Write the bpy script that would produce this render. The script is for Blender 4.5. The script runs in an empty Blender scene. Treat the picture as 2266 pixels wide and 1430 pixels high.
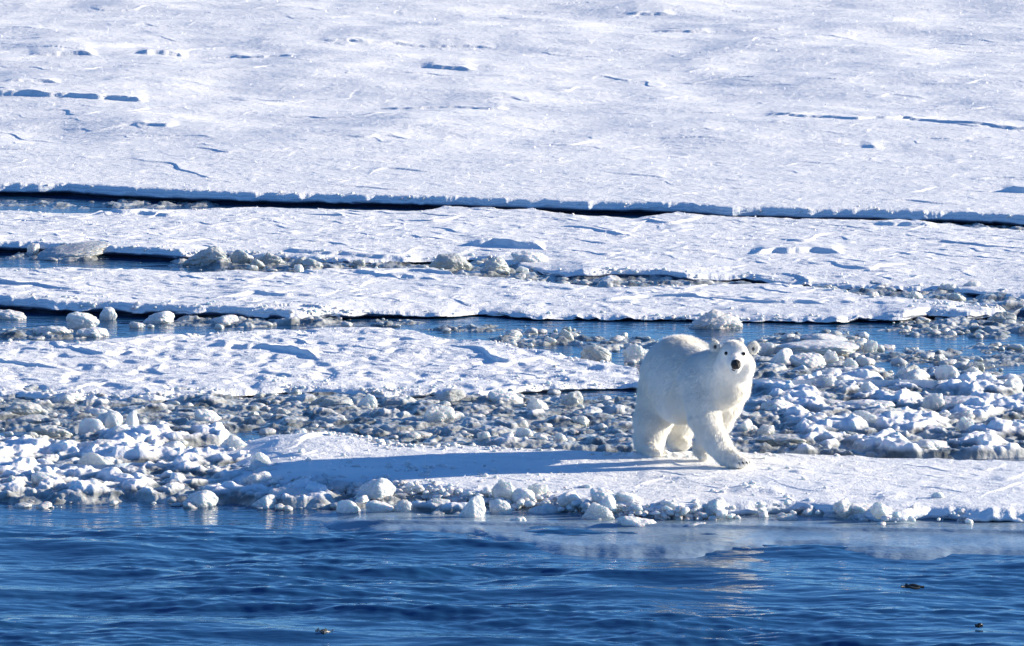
import bpy, math
import numpy as np
from mathutils import Vector

# ---------------------------------------------------------------- camera, sky, sun, exposure
SC = bpy.context.scene
COL = SC.collection
FPX = 12600.0                      # focal length in photo pixels (photo is 2266 wide)
CAMZ = 8.2
PITCH = math.radians(6.21)
cam_d = bpy.data.cameras.new('camera')
cam_d.sensor_width = 36.0
cam_d.lens = 36.0 * FPX / 2266.0
cam_d.clip_start = 0.5
cam_d.clip_end = 6000.0
cam = bpy.data.objects.new('camera', cam_d)
COL.objects.link(cam)
cam.location = (0, 0, CAMZ)
cam.rotation_euler = (math.radians(90) - PITCH, 0, 0)
SC.camera = cam

SUN_EL = math.radians(14.3)
SUN_AZ = math.radians(76.5)        # clockwise from +Y (the view direction): sun is to the right, a little behind
w = bpy.data.worlds.new('World')
SC.world = w
w.use_nodes = True
nt = w.node_tree
bg = nt.nodes['Background']
sky = nt.nodes.new('ShaderNodeTexSky')
sky.sky_type = 'NISHITA'
sky.sun_disc = False
sky.sun_elevation = SUN_EL
sky.sun_rotation = SUN_AZ
sky.air_density = 0.8
sky.dust_density = 0.0
sky.ozone_density = 7.0
nt.links.new(sky.outputs[0], bg.inputs[0])
bg.inputs[1].default_value = 0.09

sd = bpy.data.lights.new('sun', 'SUN')
sd.energy = 5.0
sd.angle = math.radians(0.5)
sd.color = (1.0, 0.875, 0.70)
sun = bpy.data.objects.new('sun', sd)
COL.objects.link(sun)
to_sun = Vector((math.sin(SUN_AZ) * math.cos(SUN_EL), math.cos(SUN_AZ) * math.cos(SUN_EL), math.sin(SUN_EL)))
sun.rotation_euler = to_sun.to_track_quat('Z', 'Y').to_euler()
sun.location = (30, 70, 30)

SC.view_settings.view_transform = 'Standard'
SC.view_settings.look = 'None'
SC.view_settings.exposure = 1.26
SC.view_settings.gamma = 1.0
SC.cycles.use_denoising = True
SC.cycles.max_bounces = 6
SC.cycles.transparent_max_bounces = 6
SC.render.engine = 'CYCLES'

# ---------------------------------------------------------------- helpers
CP, SP = math.cos(PITCH), math.sin(PITCH)


def ray(px, py):
    dx = (np.asarray(px, float) - 1133.0) / FPX
    dy = (715.0 - np.asarray(py, float)) / FPX
    return dx, CP + dy * SP, -SP + dy * CP


def at(px, py, z=0.0):
    """ground point seen at a photo pixel"""
    x, y, zz = ray(px, py)
    t = (z - CAMZ) / zz
    return x * t, y * t


def at_y(px, py, wy):
    """point on the pixel's ray at world depth wy"""
    x, y, zz = ray(px, py)
    t = wy / y
    return np.array([x * t, wy, CAMZ + zz * t])


def to_px(X, Y, Z=0.0):
    dz = Z - CAMZ
    f = Y * CP - dz * SP
    return 1133 + FPX * X / f, 715 - FPX * (Y * SP + dz * CP) / f


def scale_at(wy):
    return FPX / wy


def gtab(seed):
    r = np.random.RandomState(seed)
    p = r.permutation(256)
    a = r.rand(256) * 2 * np.pi
    return np.concatenate([p, p]), np.cos(a), np.sin(a)


def pn(x, y, seed=0):
    p, gx, gy = gtab(seed)
    x = np.asarray(x, float); y = np.asarray(y, float)
    xi = np.floor(x).astype(np.int64); yi = np.floor(y).astype(np.int64)
    xf = x - xi; yf = y - yi
    xi &= 255; yi &= 255
    u = xf * xf * xf * (xf * (xf * 6 - 15) + 10)
    v = yf * yf * yf * (yf * (yf * 6 - 15) + 10)

    def g(ix, iy, fx, fy):
        h = p[p[ix & 255] + (iy & 255)]
        return gx[h] * fx + gy[h] * fy
    n00 = g(xi, yi, xf, yf); n10 = g(xi + 1, yi, xf - 1, yf)
    n01 = g(xi, yi + 1, xf, yf - 1); n11 = g(xi + 1, yi + 1, xf - 1, yf - 1)
    a = n00 + u * (n10 - n00); b = n01 + u * (n11 - n01)
    return (a + v * (b - a)) * 1.5


def fbm(x, y, seed=0, o=4, g=0.5):
    s = 0; a = 1.0; f = 1.0
    for i in range(o):
        s = s + a * pn(x * f + 17.3 * i, y * f - 9.1 * i, seed + i)
        a *= g; f *= 2.03
    return s


def n3(P, seed=0):
    """cheap smooth 3-D noise from three 2-D slices"""
    x, y, z = P[..., 0], P[..., 1], P[..., 2]
    return (pn(x + 0.37 * z, y + 0.61 * z, seed) + pn(y - 0.43 * x + 5.1, z + 0.29 * x, seed + 7) + pn(z + 0.53 * y - 3.3, x - 0.31 * y, seed + 13)) * 0.6


def ss(a, b, x):
    t = np.clip((x - a) / (b - a), 0, 1)
    return t * t * (3 - 2 * t)


def mesh_np(name, V, F, mat=None, smooth=True, parent=None, link=True):
    """V (n,3); F (m,k) int array of k-gons"""
    me = bpy.data.meshes.new(name)
    V = np.ascontiguousarray(V, dtype=np.float32)
    F = np.ascontiguousarray(F, dtype=np.int32)
    me.vertices.add(len(V)); me.vertices.foreach_set('co', V.ravel())
    k = F.shape[1]
    me.loops.add(F.size); me.loops.foreach_set('vertex_index', F.ravel())
    me.polygons.add(len(F))
    me.polygons.foreach_set('loop_start', np.arange(0, F.size, k, dtype=np.int32))
    me.polygons.foreach_set('loop_total', np.full(len(F), k, dtype=np.int32))
    me.polygons.foreach_set('use_smooth', np.full(len(F), smooth, dtype=bool))
    me.update(calc_edges=True)
    if mat: me.materials.append(mat)
    if not link: return me
    o = bpy.data.objects.new(name, me)
    COL.objects.link(o)
    if parent: o.parent = parent
    return o


def grid_faces(nr, nc):
    i = np.arange(nr - 1)[:, None] * nc + np.arange(nc - 1)[None, :]
    return np.stack([i, i + 1, i + nc + 1, i + nc], -1).reshape(-1, 4)


def tag(o, label=None, cat=None, group=None, kind=None):
    if label: o['label'] = label
    if cat: o['category'] = cat
    if group: o['group'] = group
    if kind: o['kind'] = kind
    return o


# ---------------------------------------------------------------- materials
def new_mat(name):
    m = bpy.data.materials.new(name); m.use_nodes = True
    t = m.node_tree
    return m, t, t.nodes['Principled BSDF']


def bump_nodes(t, b, scales, coord='Generated', vec=None):
    tc = t.nodes.new('ShaderNodeTexCoord')
    geo = t.nodes.new('ShaderNodeNewGeometry')
    src = geo.outputs['Position'] if coord == 'World' else tc.outputs[coord]
    prev = None
    for (sc, dist, det) in scales:
        n = t.nodes.new('ShaderNodeTexNoise')
        n.inputs['Scale'].default_value = sc
        n.inputs['Detail'].default_value = det
        if vec:
            mp = t.nodes.new('ShaderNodeMapping'); mp.inputs['Scale'].default_value = vec
            t.links.new(src, mp.inputs[0]); t.links.new(mp.outputs[0], n.inputs['Vector'])
        else:
            t.links.new(src, n.inputs['Vector'])
        bp = t.nodes.new('ShaderNodeBump'); bp.inputs['Distance'].default_value = dist
        bp.inputs['Strength'].default_value = 1.0
        t.links.new(n.outputs[0], bp.inputs['Height'])
        if prev: t.links.new(prev.outputs[0], bp.inputs['Normal'])
        prev = bp
    t.links.new(prev.outputs[0], b.inputs['Normal'])
    return geo, tc


def snow_material(name, col=(0.86, 0.865, 0.845), bd=0.007, wall=None, wz=0.075):
    m, t, b = new_mat(name)
    b.inputs['Base Color'].default_value = (*col, 1)
    b.inputs['Roughness'].default_value = 0.55
    b.inputs['Specular IOR Level'].default_value = 0.35
    geo, tc = bump_nodes(t, b, [(9.0, bd * 2.2, 3.0), (45.0, bd, 3.0)], 'World')
    # slightly greyer, damper patches with a shape of their own
    n = t.nodes.new('ShaderNodeTexNoise'); n.inputs['Scale'].default_value = 1.3; n.inputs['Detail'].default_value = 6
    t.links.new(geo.outputs['Position'], n.inputs['Vector'])
    r = t.nodes.new('ShaderNodeValToRGB')
    r.color_ramp.elements[0].position = 0.35; r.color_ramp.elements[0].color = (col[0] * .86, col[1] * .89, col[2] * .93, 1)
    r.color_ramp.elements[1].position = 0.6; r.color_ramp.elements[1].color = (*col, 1)
    t.links.new(n.outputs[0], r.inputs[0]); t.links.new(r.outputs[0], b.inputs['Base Color'])
    if wall:   # bare wet ice below the snow line; steep rim faces also carry painted shade
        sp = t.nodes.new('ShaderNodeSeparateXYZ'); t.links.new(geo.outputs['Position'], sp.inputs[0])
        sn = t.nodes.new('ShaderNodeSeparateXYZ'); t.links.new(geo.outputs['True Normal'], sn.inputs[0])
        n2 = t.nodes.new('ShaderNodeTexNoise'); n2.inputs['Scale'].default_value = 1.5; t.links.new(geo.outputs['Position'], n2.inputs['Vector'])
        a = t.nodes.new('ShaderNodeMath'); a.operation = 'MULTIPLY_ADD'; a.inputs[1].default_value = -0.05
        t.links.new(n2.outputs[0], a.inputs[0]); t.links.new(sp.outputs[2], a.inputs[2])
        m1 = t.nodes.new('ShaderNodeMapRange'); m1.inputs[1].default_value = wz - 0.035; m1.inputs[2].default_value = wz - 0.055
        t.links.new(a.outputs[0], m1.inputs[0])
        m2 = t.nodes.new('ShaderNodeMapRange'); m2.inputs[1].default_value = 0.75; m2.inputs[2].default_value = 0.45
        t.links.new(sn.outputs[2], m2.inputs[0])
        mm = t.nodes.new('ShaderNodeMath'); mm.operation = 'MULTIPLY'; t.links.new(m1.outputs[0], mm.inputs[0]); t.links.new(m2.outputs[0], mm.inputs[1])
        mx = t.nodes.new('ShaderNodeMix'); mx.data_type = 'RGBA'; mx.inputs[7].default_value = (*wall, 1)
        t.links.new(mm.outputs[0], mx.inputs[0]); mz = t.nodes.new('ShaderNodeMix'); mz.data_type = 'RGBA'; mz.inputs[7].default_value = (col[0] * .52, col[1] * .62, col[2] * .74, 1)  # steep face tinted darker blue, deepening its shade by colour
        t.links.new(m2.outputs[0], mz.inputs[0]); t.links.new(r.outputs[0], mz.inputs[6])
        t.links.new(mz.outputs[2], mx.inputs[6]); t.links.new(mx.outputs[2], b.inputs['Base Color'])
    return m


def ice_material(name, snow=(0.86, 0.87, 0.9), ice=(0.42, 0.44, 0.42), lo=0.1, hi=0.6, sub=0.5, rough=0.22):
    """old sea ice: bare, glassy and grey on its sides, rimed with snow where it faces up"""
    m, t, b = new_mat(name)
    geo, tc = bump_nodes(t, b, [(18.0, 0.02, 3.0), (70.0, 0.006, 2.0)], 'World')
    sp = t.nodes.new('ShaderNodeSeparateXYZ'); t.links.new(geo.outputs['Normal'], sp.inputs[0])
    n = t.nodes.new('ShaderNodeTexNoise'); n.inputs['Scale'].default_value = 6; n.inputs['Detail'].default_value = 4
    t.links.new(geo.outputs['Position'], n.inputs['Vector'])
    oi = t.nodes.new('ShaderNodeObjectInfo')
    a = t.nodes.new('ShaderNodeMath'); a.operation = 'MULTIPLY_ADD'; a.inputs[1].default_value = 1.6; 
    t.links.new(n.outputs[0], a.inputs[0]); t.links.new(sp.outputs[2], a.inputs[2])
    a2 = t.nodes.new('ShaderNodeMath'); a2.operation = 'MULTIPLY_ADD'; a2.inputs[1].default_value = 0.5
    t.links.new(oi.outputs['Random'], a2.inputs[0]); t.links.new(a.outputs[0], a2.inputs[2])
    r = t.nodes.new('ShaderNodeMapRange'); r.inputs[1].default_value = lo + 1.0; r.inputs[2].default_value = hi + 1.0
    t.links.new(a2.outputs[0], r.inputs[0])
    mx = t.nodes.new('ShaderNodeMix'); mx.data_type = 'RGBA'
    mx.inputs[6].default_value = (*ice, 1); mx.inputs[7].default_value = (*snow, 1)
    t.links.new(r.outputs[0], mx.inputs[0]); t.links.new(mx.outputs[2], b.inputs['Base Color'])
    r2 = t.nodes.new('ShaderNodeMapRange'); r2.inputs[3].default_value = rough; r2.inputs[4].default_value = 0.6
    t.links.new(r.outputs[0], r2.inputs[0]); t.links.new(r2.outputs[0], b.inputs['Roughness'])
    b.inputs['IOR'].default_value = 1.31
    b.inputs['Subsurface Weight'].default_value = 0.8
    b.inputs['Subsurface Radius'].default_value = (0.7, 1.0, 1.15)
    b.inputs['Subsurface Scale'].default_value = 0.05
    b.inputs['Coat Weight'].default_value = 0.35
    b.inputs['Coat Roughness'].default_value = 0.12
    # light that passes through thin, translucent ice
    tr = t.nodes.new('ShaderNodeBsdfTranslucent'); t.links.new(mx.outputs[2], tr.inputs[0])
    ms = t.nodes.new('ShaderNodeMixShader'); ms.inputs[0].default_value = sub
    out = t.nodes['Material Output']
    t.links.new(b.outputs[0], ms.inputs[1]); t.links.new(tr.outputs[0], ms.inputs[2]); t.links.new(ms.outputs[0], out.inputs[0])
    return m


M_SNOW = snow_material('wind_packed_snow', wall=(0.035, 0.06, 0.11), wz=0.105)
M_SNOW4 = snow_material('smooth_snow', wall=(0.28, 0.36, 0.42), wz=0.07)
M_SNOW2 = snow_material('crusted_snow', (0.85, 0.855, 0.84), 0.009)
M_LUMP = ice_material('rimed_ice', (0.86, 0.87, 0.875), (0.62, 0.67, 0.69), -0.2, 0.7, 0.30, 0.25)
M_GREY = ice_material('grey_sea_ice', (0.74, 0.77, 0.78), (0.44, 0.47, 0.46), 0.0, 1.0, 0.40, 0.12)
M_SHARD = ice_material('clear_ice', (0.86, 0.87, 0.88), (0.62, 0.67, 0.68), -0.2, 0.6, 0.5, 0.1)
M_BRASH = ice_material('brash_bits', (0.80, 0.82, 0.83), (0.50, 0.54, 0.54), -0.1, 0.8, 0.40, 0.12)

M_SLUSH, t, b = new_mat('grey_slush')
geo, tc = bump_nodes(t, b, [(7.0, 0.02, 2.0), (60.0, 0.005, 2.0)], 'World')
n = t.nodes.new('ShaderNodeTexNoise'); n.inputs['Scale'].default_value = 2.6; n.inputs['Detail'].default_value = 6
t.links.new(geo.outputs['Position'], n.inputs['Vector'])
r = t.nodes.new('ShaderNodeValToRGB')
r.color_ramp.elements[0].position = 0.40; r.color_ramp.elements[0].color = (0.13, 0.145, 0.145, 1)
r.color_ramp.elements[1].position = 0.62; r.color_ramp.elements[1].color = (0.50, 0.515, 0.49, 1)
t.links.new(n.outputs[0], r.inputs[0]); t.links.new(r.outputs[0], b.inputs['Base Color'])
sp = t.nodes.new('ShaderNodeSeparateXYZ'); t.links.new(geo.outputs['Position'], sp.inputs[0])
ad = t.nodes.new('ShaderNodeMath'); ad.operation = 'MULTIPLY_ADD'; ad.inputs[1].default_value = 0.05
t.links.new(n.outputs[0], ad.inputs[0]); t.links.new(sp.outputs[2], ad.inputs[2])
mr = t.nodes.new('ShaderNodeMapRange'); mr.inputs[1].default_value = 0.095; mr.inputs[2].default_value = 0.15
t.links.new(ad.outputs[0], mr.inputs[0])
mx = t.nodes.new('ShaderNodeMix'); mx.data_type = 'RGBA'; mx.inputs[7].default_value = (0.80, 0.81, 0.82, 1)
t.links.new(mr.outputs[0], mx.inputs[0]); t.links.new(r.outputs[0], mx.inputs[6]); t.links.new(mx.outputs[2], b.inputs['Base Color'])
mq = t.nodes.new('ShaderNodeMapRange'); mq.inputs[3].default_value = 0.18; mq.inputs[4].default_value = 0.6
t.links.new(mr.outputs[0], mq.inputs[0]); t.links.new(mq.outputs[0], b.inputs['Roughness'])
b.inputs['IOR'].default_value = 1.32
b.inputs['Subsurface Weight'].default_value = 0.6; b.inputs['Subsurface Radius'].default_value = (0.7, 1.0, 1.15); b.inputs['Subsurface Scale'].default_value = 0.04

M_SHELF, t, b = new_mat('awash_ice')
geo, tc = bump_nodes(t, b, [(3.0, 0.03, 4.0), (30.0, 0.006, 2.0)], 'World', (0.5, 1, 1))
n = t.nodes.new('ShaderNodeTexNoise'); n.inputs['Scale'].default_value = 1.6; n.inputs['Detail'].default_value = 5
t.links.new(geo.outputs['Position'], n.inputs['Vector'])
r = t.nodes.new('ShaderNodeValToRGB')
r.color_ramp.elements[0].position = 0.3; r.color_ramp.elements[0].color = (0.12, 0.19, 0.27, 1)
r.color_ramp.elements[1].position = 0.7; r.color_ramp.elements[1].color = (0.30, 0.40, 0.48, 1)
t.links.new(n.outputs[0], r.inputs[0]); t.links.new(r.outputs[0], b.inputs['Base Color'])
b.inputs['Roughness'].default_value = 0.16; b.inputs['IOR'].default_value = 1.33

M_WATER, t, b = new_mat('sea_water')
b.inputs['Base Color'].default_value = (0.012, 0.062, 0.155, 1)
b.inputs['Roughness'].default_value = 0.06; b.inputs['IOR'].default_value = 1.333
bump_nodes(t, b, [(6.0, 0.018, 3.0)], 'World', (0.3, 1, 1))

M_FUR, t, b = new_mat('bear_fur')
b.inputs['Roughness'].default_value = 0.8
b.inputs['Specular IOR Level'].default_value = 0.15
geo = t.nodes.new('ShaderNodeNewGeometry')
n = t.nodes.new('ShaderNodeTexNoise'); n.inputs['Scale'].default_value = 2.2; n.inputs['Detail'].default_value = 3
t.links.new(geo.outputs['Position'], n.inputs['Vector'])
r = t.nodes.new('ShaderNodeValToRGB')
r.color_ramp.elements[0].position = 0.35; r.color_ramp.elements[0].color = (0.80, 0.775, 0.70, 1)
r.color_ramp.elements[1].position = 0.6; r.color_ramp.elements[1].color = (0.85, 0.845, 0.81, 1)
t.links.new(n.outputs[0], r.inputs[0]); t.links.new(r.outputs[0], b.inputs['Base Color'])
tr = t.nodes.new('ShaderNodeBsdfTranslucent'); t.links.new(r.outputs[0], tr.inputs[0])
ms = t.nodes.new('ShaderNodeMixShader'); ms.inputs[0].default_value = 0.2
t.links.new(b.outputs[0], ms.inputs[1]); t.links.new(tr.outputs[0], ms.inputs[2])
t.links.new(ms.outputs[0], t.nodes['Material Output'].inputs[0])


def plain(name, col, rough):
    m, t, b = new_mat(name)
    n = t.nodes.new('ShaderNodeTexNoise'); n.inputs['Scale'].default_value = 40
    r = t.nodes.new('ShaderNodeValToRGB')
    r.color_ramp.elements[0].color = (col[0] * .7, col[1] * .7, col[2] * .7, 1)
    r.color_ramp.elements[1].color = (*col, 1)
    t.links.new(n.outputs[0], r.inputs[0]); t.links.new(r.outputs[0], b.inputs['Base Color'])
    b.inputs['Roughness'].default_value = rough
    return m


M_BLACK = plain('black_skin', (0.006, 0.0055, 0.006), 0.5)
M_EYE = plain('dark_eye', (0.006, 0.005, 0.005), 0.12)
M_EAR = plain('dark_ear_fur', (0.06, 0.055, 0.06), 0.8)
M_CLAW = plain('claw_horn', (0.03, 0.027, 0.025), 0.4)
M_KELP = plain('wet_kelp', (0.02, 0.018, 0.01), 0.3)
M_CRYST, t, b = new_mat('frost')
b.inputs['Base Color'].default_value = (0.95, 0.96, 1, 1); b.inputs['Roughness'].default_value = 0.3
tr = t.nodes.new('ShaderNodeBsdfTranslucent'); tr.inputs[0].default_value = (.95, .96, 1, 1)
ms = t.nodes.new('ShaderNodeMixShader'); ms.inputs[0].default_value = 0.5
t.links.new(b.outputs[0], ms.inputs[1]); t.links.new(tr.outputs[0], ms.inputs[2])
t.links.new(ms.outputs[0], t.nodes['Material Output'].inputs[0])

# ---------------------------------------------------------------- fan-shaped column layout (denser where the camera looks)
UPX = np.concatenate([np.linspace(-1500, -60, 120, endpoint=False), np.arange(-60, 2326, 1.7), np.linspace(2326, 3800, 120)])
U = (UPX - 1133.0) / FPX / CP
NC = len(U)


def curve(pts, z=0.0):
    """photo polyline -> world depth y for every column"""
    p = np.array(pts, float)
    x, y = at(p[:, 0], p[:, 1], z)
    return np.interp(U, x / y, y)


def lips(X, Y, lam, seed, lx):
    """wind-cut lips: steep on the near side, tapering away behind"""
    ph = Y / lam + 0.9 * fbm(X / (lx * 1.6), Y / (lam * 3), seed, 3) + 0.10 * X / lam
    i = np.floor(ph); f = ph - i
    saw = ss(0.0, 0.09 / lam, f) * np.exp(-f * 3.2) * (1 - ss(.85, 1, f))
    mask = ss(0.10 if lam > 1.5 else -0.10, 0.50, pn(X / lx + i * 7.31, i * 3.17 + 0.5, seed + 2))
    return saw * mask


def snow_relief(X, Y, seed, amp):
    """wind-worked snow: soft swells, long low lips and scattered small hollows"""
    warp = pn(X / 2.6, Y / 2.6, seed + 40)
    h = 0.5 * fbm(X / 3.6 + warp * .4, Y / 2.6, seed, 2)
    h = h + 1.1 * lips(X, Y, 2.3, seed + 60, 1.7)
    h = h + 0.62 * lips(X, Y, 0.85, seed + 70, 0.7)
    h = h + 0.50 * lips(X, Y, 0.42, seed + 80, 0.38)
    c = fbm(X / 0.7, Y / 0.5 + warp, seed + 9, 3)
    h = h + 0.42 * ss(-0.1, 0.6, c)
    d = fbm(X / 0.2, Y / 0.16, seed + 19, 2)
    h = h + 0.05 * d
    return h * amp


TOPS = {}


def floe(name, back, front, top, amp, seed, rows, jag=0.12, ledges=(), mat=None, zback=-0.12, wall=0.10, extra=None, far=False):
    if np.isscalar(top): top = [(0, top)]
    tp = np.array(top, float); topu = np.interp(UPX, tp[:, 0], tp[:, 1])
    bp_, fp_ = np.array(back, float), np.array(front, float)
    yb = curve(back, np.interp(bp_[:, 0], tp[:, 0], tp[:, 1])); yf = curve(front, np.interp(fp_[:, 0], tp[:, 0], tp[:, 1]))
    tm = tp[:, 1].mean()
    xs = U * yf
    exist = ss(0.02, 0.1, yb - yf)
    yf = yf + jag * fbm(xs / 1.1, yf * 0 + seed, seed, 3, 0.5) - 0.35 * jag * np.abs(pn(xs / 0.45, xs * 0 + 3, seed + 3))
    xb = U * yb
    yb = yb + jag * fbm(xb / 0.9, yb * 0 + seed + .5, seed + 1, 4, 0.6)
    wid = yb - yf
    e = ss(0.0, 1.1, wid) * exist
    mid = (yb + yf) / 2
    wid = np.maximum(wid, 0.004); yf = np.where(yb - yf < 0.004, mid, yf)
    near = np.concatenate([[0], np.cumsum(0.02 * 1.12 ** np.arange(16))])
    near_t = near / near[-1]
    nw = np.minimum(near[-1], wid * 0.4)
    R1 = near_t[:, None] * nw[None, :]
    k = np.linspace(0, 1, rows)[1:]
    R2 = nw[None, :] + (wid - nw)[None, :] * k[:, None]
    if far:   # a sheet that runs to the horizon: rows get coarser with distance
        ya, yz = yf + nw, at(0, -230)[1]
        kk = np.linspace(0, 1, rows - 30)[1:, None]
        R2 = 1.0 / ((1 - kk) / ya[None, :] + kk / yz) - yf[None, :]
        R3 = yz * (1.12 ** np.arange(1, 31))[:, None] - yf[None, :]
        R2 = np.vstack([R2, R3])
    D = np.vstack([R1, R2])                      # distance behind the front lip
    Y = yf[None, :] + D
    X = U[None, :] * Y
    top = tm + (topu[None, :] - tm) * np.exp(-D / 1.2)
    rel = snow_relief(X, Y, seed, amp)
    for (pts, la, L) in ledges:
        p = np.array(pts, float)
        x, y = at(p[:, 0], p[:, 1], tm)
        ul = x / y
        yl = np.interp(U, ul, y)
        xx = U * yl
        yl = yl + 0.25 * fbm(xx / 0.8, xx * 0, seed + 77, 3)
        f = ss(ul[0], ul[0] + 0.0025, U) * (1 - ss(ul[-1] - 0.0025, ul[-1], U))
        f = f * (0.85 + 0.3 * pn(xx / 0.5, xx * 0, seed + 31))
        d = Y - yl[None, :]
        rel = rel + la * f[None, :] * ss(-0.08, 0.10, d) * np.exp(-np.maximum(d, 0) / L)
    lip = 1 - 0.35 * np.exp(-D / 0.05)
    backf = ss(0.0, 0.22, yb[None, :] - Y) if not far else 1.0
    bmp = 0.07 * np.clip(fbm(X[0] / 0.28, X[0] * 0, seed + 15, 3), -0.2, 1) * (0.5 + 0.8 * ss(-.2, .5, pn(X[0] / 2.0, X[0] * 0, seed + 16)))
    wl = 0.25 * ss(-.2, .5, pn(X[0] / 0.5, X[0] * 0, seed + 8))
    Z = (top + rel * (0.25 + 0.75 * ss(0, 0.25, D)) + 0.04 * (wl * np.exp(-D / 0.12)) + bmp * np.exp(-D / 0.07)) * lip
    if extra is not None: Z = Z + extra(X, Y)
    Z = zback + (Z - zback) * backf
    Z = -0.15 + (Z + 0.15) * e[None, :]
    # the front wall: rounded snow lip, then an undercut of ice down into the water
    prof = [(-0.012, 0.95), (-0.030, 0.86), (-0.044, 0.72), (-0.050, 0.58), (-0.046, 0.46), (-0.030, 0.38), (0.0, 0.31), (0.06, 0.26), (0.12, 0.1), (0.14, -0.9)]
    W = []
    z0 = Z[0]
    for (dy, f) in prof:
        zz = z0 * f
        yy = yf + dy * (0.9 + 0.5 * pn(xs / 0.5, xs * 0 + f, seed + 21))
        yy = yy + wall * 0.30 * fbm(xs / 0.34, xs * 0 + f * 1.2, seed + 4, 2) * (1 - abs(f - .5)) 
        W.append(np.stack([U * yy, yy, zz], -1))
    W = np.array(W[::-1])
    V = np.concatenate([W, np.stack([X, Y, Z], -1)], 0)
    inn = (wid > 0.5)[None, :] & (U > (-60 - 1133) / FPX)[None, :] & (U < (2330 - 1133) / FPX)[None, :] & (yb[None, :] - Y > 0.25) & (Y < 200)
    TOPS[name + str(seed)] = (np.stack([X, Y, Z], -1)[inn], D[inn], (yb[None, :] - Y)[inn])
    nr = V.shape[0]
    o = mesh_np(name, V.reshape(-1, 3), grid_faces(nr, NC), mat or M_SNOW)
    return o


# ---------------------------------------------------------------- sea
def build_sea():
    y0, y1 = at(0, 1620)[1], at(0, 1080)[1]
    rows = np.concatenate([np.linspace(30, y0, 30, endpoint=False), np.linspace(y0, y1, 430, endpoint=False),
                           np.linspace(y1, at(0, 400)[1], 330, endpoint=False), np.linspace(at(0, 400)[1], 400, 20), [1200, 3000]])
    Y = np.repeat(rows[:, None], NC, 1); X = U[None, :] * Y
    open_w = 1 - ss(at(0, 1215)[1], at(0, 1105)[1], Y)
    far = 1 - ss(100, 140, Y)
    yy = Y + 0.10 * X
    big = fbm(X / 2.4 + 0.2 * yy, yy / 1.2, 101, 2)
    mid = fbm(X / 1.25, yy / 0.36, 111, 3)
    sm = fbm(X / 0.26, yy / 0.13, 121, 2)
    gust = 0.35 + 0.95 * ss(-0.35, 0.4, pn(X / 3.8, yy / 2.0, 131))
    Z = open_w * (0.064 * big + 0.026 * mid * gust + 0.0085 * sm * gust)
    Z = Z + (1 - open_w) * far * (0.0012 * mid + 0.0006 * sm)
    Z = Z * ss(30, 34, Y)
    o = mesh_np('sea', np.stack([X, Y, Z], -1).reshape(-1, 3), grid_faces(len(rows), NC), M_WATER)
    tag(o, kind='structure')


build_sea()

# ---------------------------------------------------------------- snow sheet and floes
T0, T1, T2, T3, T4 = 0.205, 0.12, 0.10, 0.09, 0.15
far_front = [(-400, 397), (0, 407), (150, 407), (300, 417), (500, 425), (700, 429), (900, 433), (1100, 439), (1300, 447), (1500, 449), (1620, 459),
             (1900, 464), (2100, 469), (2266, 477), (2700, 492)]


def big_swell(X, Y):
    return 0.13 * fbm(X / 6, Y / 8, 300, 3) * ss(95, 110, Y) * (1 - 0.8 * ss(300, 600, Y))


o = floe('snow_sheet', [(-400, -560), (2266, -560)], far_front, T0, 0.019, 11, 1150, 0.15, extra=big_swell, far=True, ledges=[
    ([(-200, 218), (0, 220), (120, 223), (330, 229)], 0.12, 1.6),
    ([(1690, 264), (1800, 266), (1900, 274), (2000, 268), (2240, 290), (2400, 292)], 0.06, 1.0),
    ([(840, 235), (960, 236), (1130, 240)], 0.06, 0.7),
    ([(290, 281), (400, 282)], 0.07, 0.6),
    ([(300, 122), (420, 122)], 0.12, 1.2), ([(60, 125), (220, 126)], 0.10, 1.5),
    ([(500, 125), (660, 128)], 0.06, 1), ([(930, 152), (1060, 160)], 0.09, 1.2),
    ([(1380, 28), (1500, 30)], 0.08, 1.2), ([(1440, 66), (1580, 68)], 0.07, 1.2),
    ([(1900, 322), (1960, 326)], 0.07, 0.6), ([(2215, 425), (2300, 427)], 0.12, 0.6),
    ([(700, 95), (1100, 100)], 0.05, 1.2), ([(0, 190), (140, 192)], 0.07, 1.0)])
tag(o, kind='structure')

f1_back = [(-400, 458), (0, 458), (250, 460), (470, 463), (560, 461), (800, 467), (940, 468), (985, 460), (1040, 465), (1120, 467), (1180, 465),
           (1260, 469), (1400, 474), (1500, 465), (1560, 476), (1700, 486), (1830, 492), (1900, 490), (2000, 494), (2080, 500), (2266, 514), (2600, 532)]
f1_front = [(-400, 528), (0, 534), (70, 536), (200, 541), (330, 547), (400, 557), (500, 562), (650, 568), (800, 575), (940, 572), (1060, 570), (1180, 592),
            (1250, 604), (1300, 597), (1450, 596), (1520, 606), (1650, 612), (1750, 625), (1900, 634), (2100, 640), (2266, 655), (2700, 670)]
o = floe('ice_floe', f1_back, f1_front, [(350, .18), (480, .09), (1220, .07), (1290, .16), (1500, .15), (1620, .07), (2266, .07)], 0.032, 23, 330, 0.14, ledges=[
    ([(1030, 543), (1090, 541), (1210, 556)], 0.13, 0.5), ([(1660, 566), (1760, 560), (1870, 563)], 0.09, 0.9),
    ([(1930, 500), (2080, 503)], 0.08, 0.5), ([(620, 556), (760, 562), (940, 572)], 0.07, 0.35), ([(200, 475), (420, 480)], 0.05, 0.5)])
tag(o, 'long snow covered floe lying just below the straight dark crack', 'ice floe', 'snow covered floes')

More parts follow.
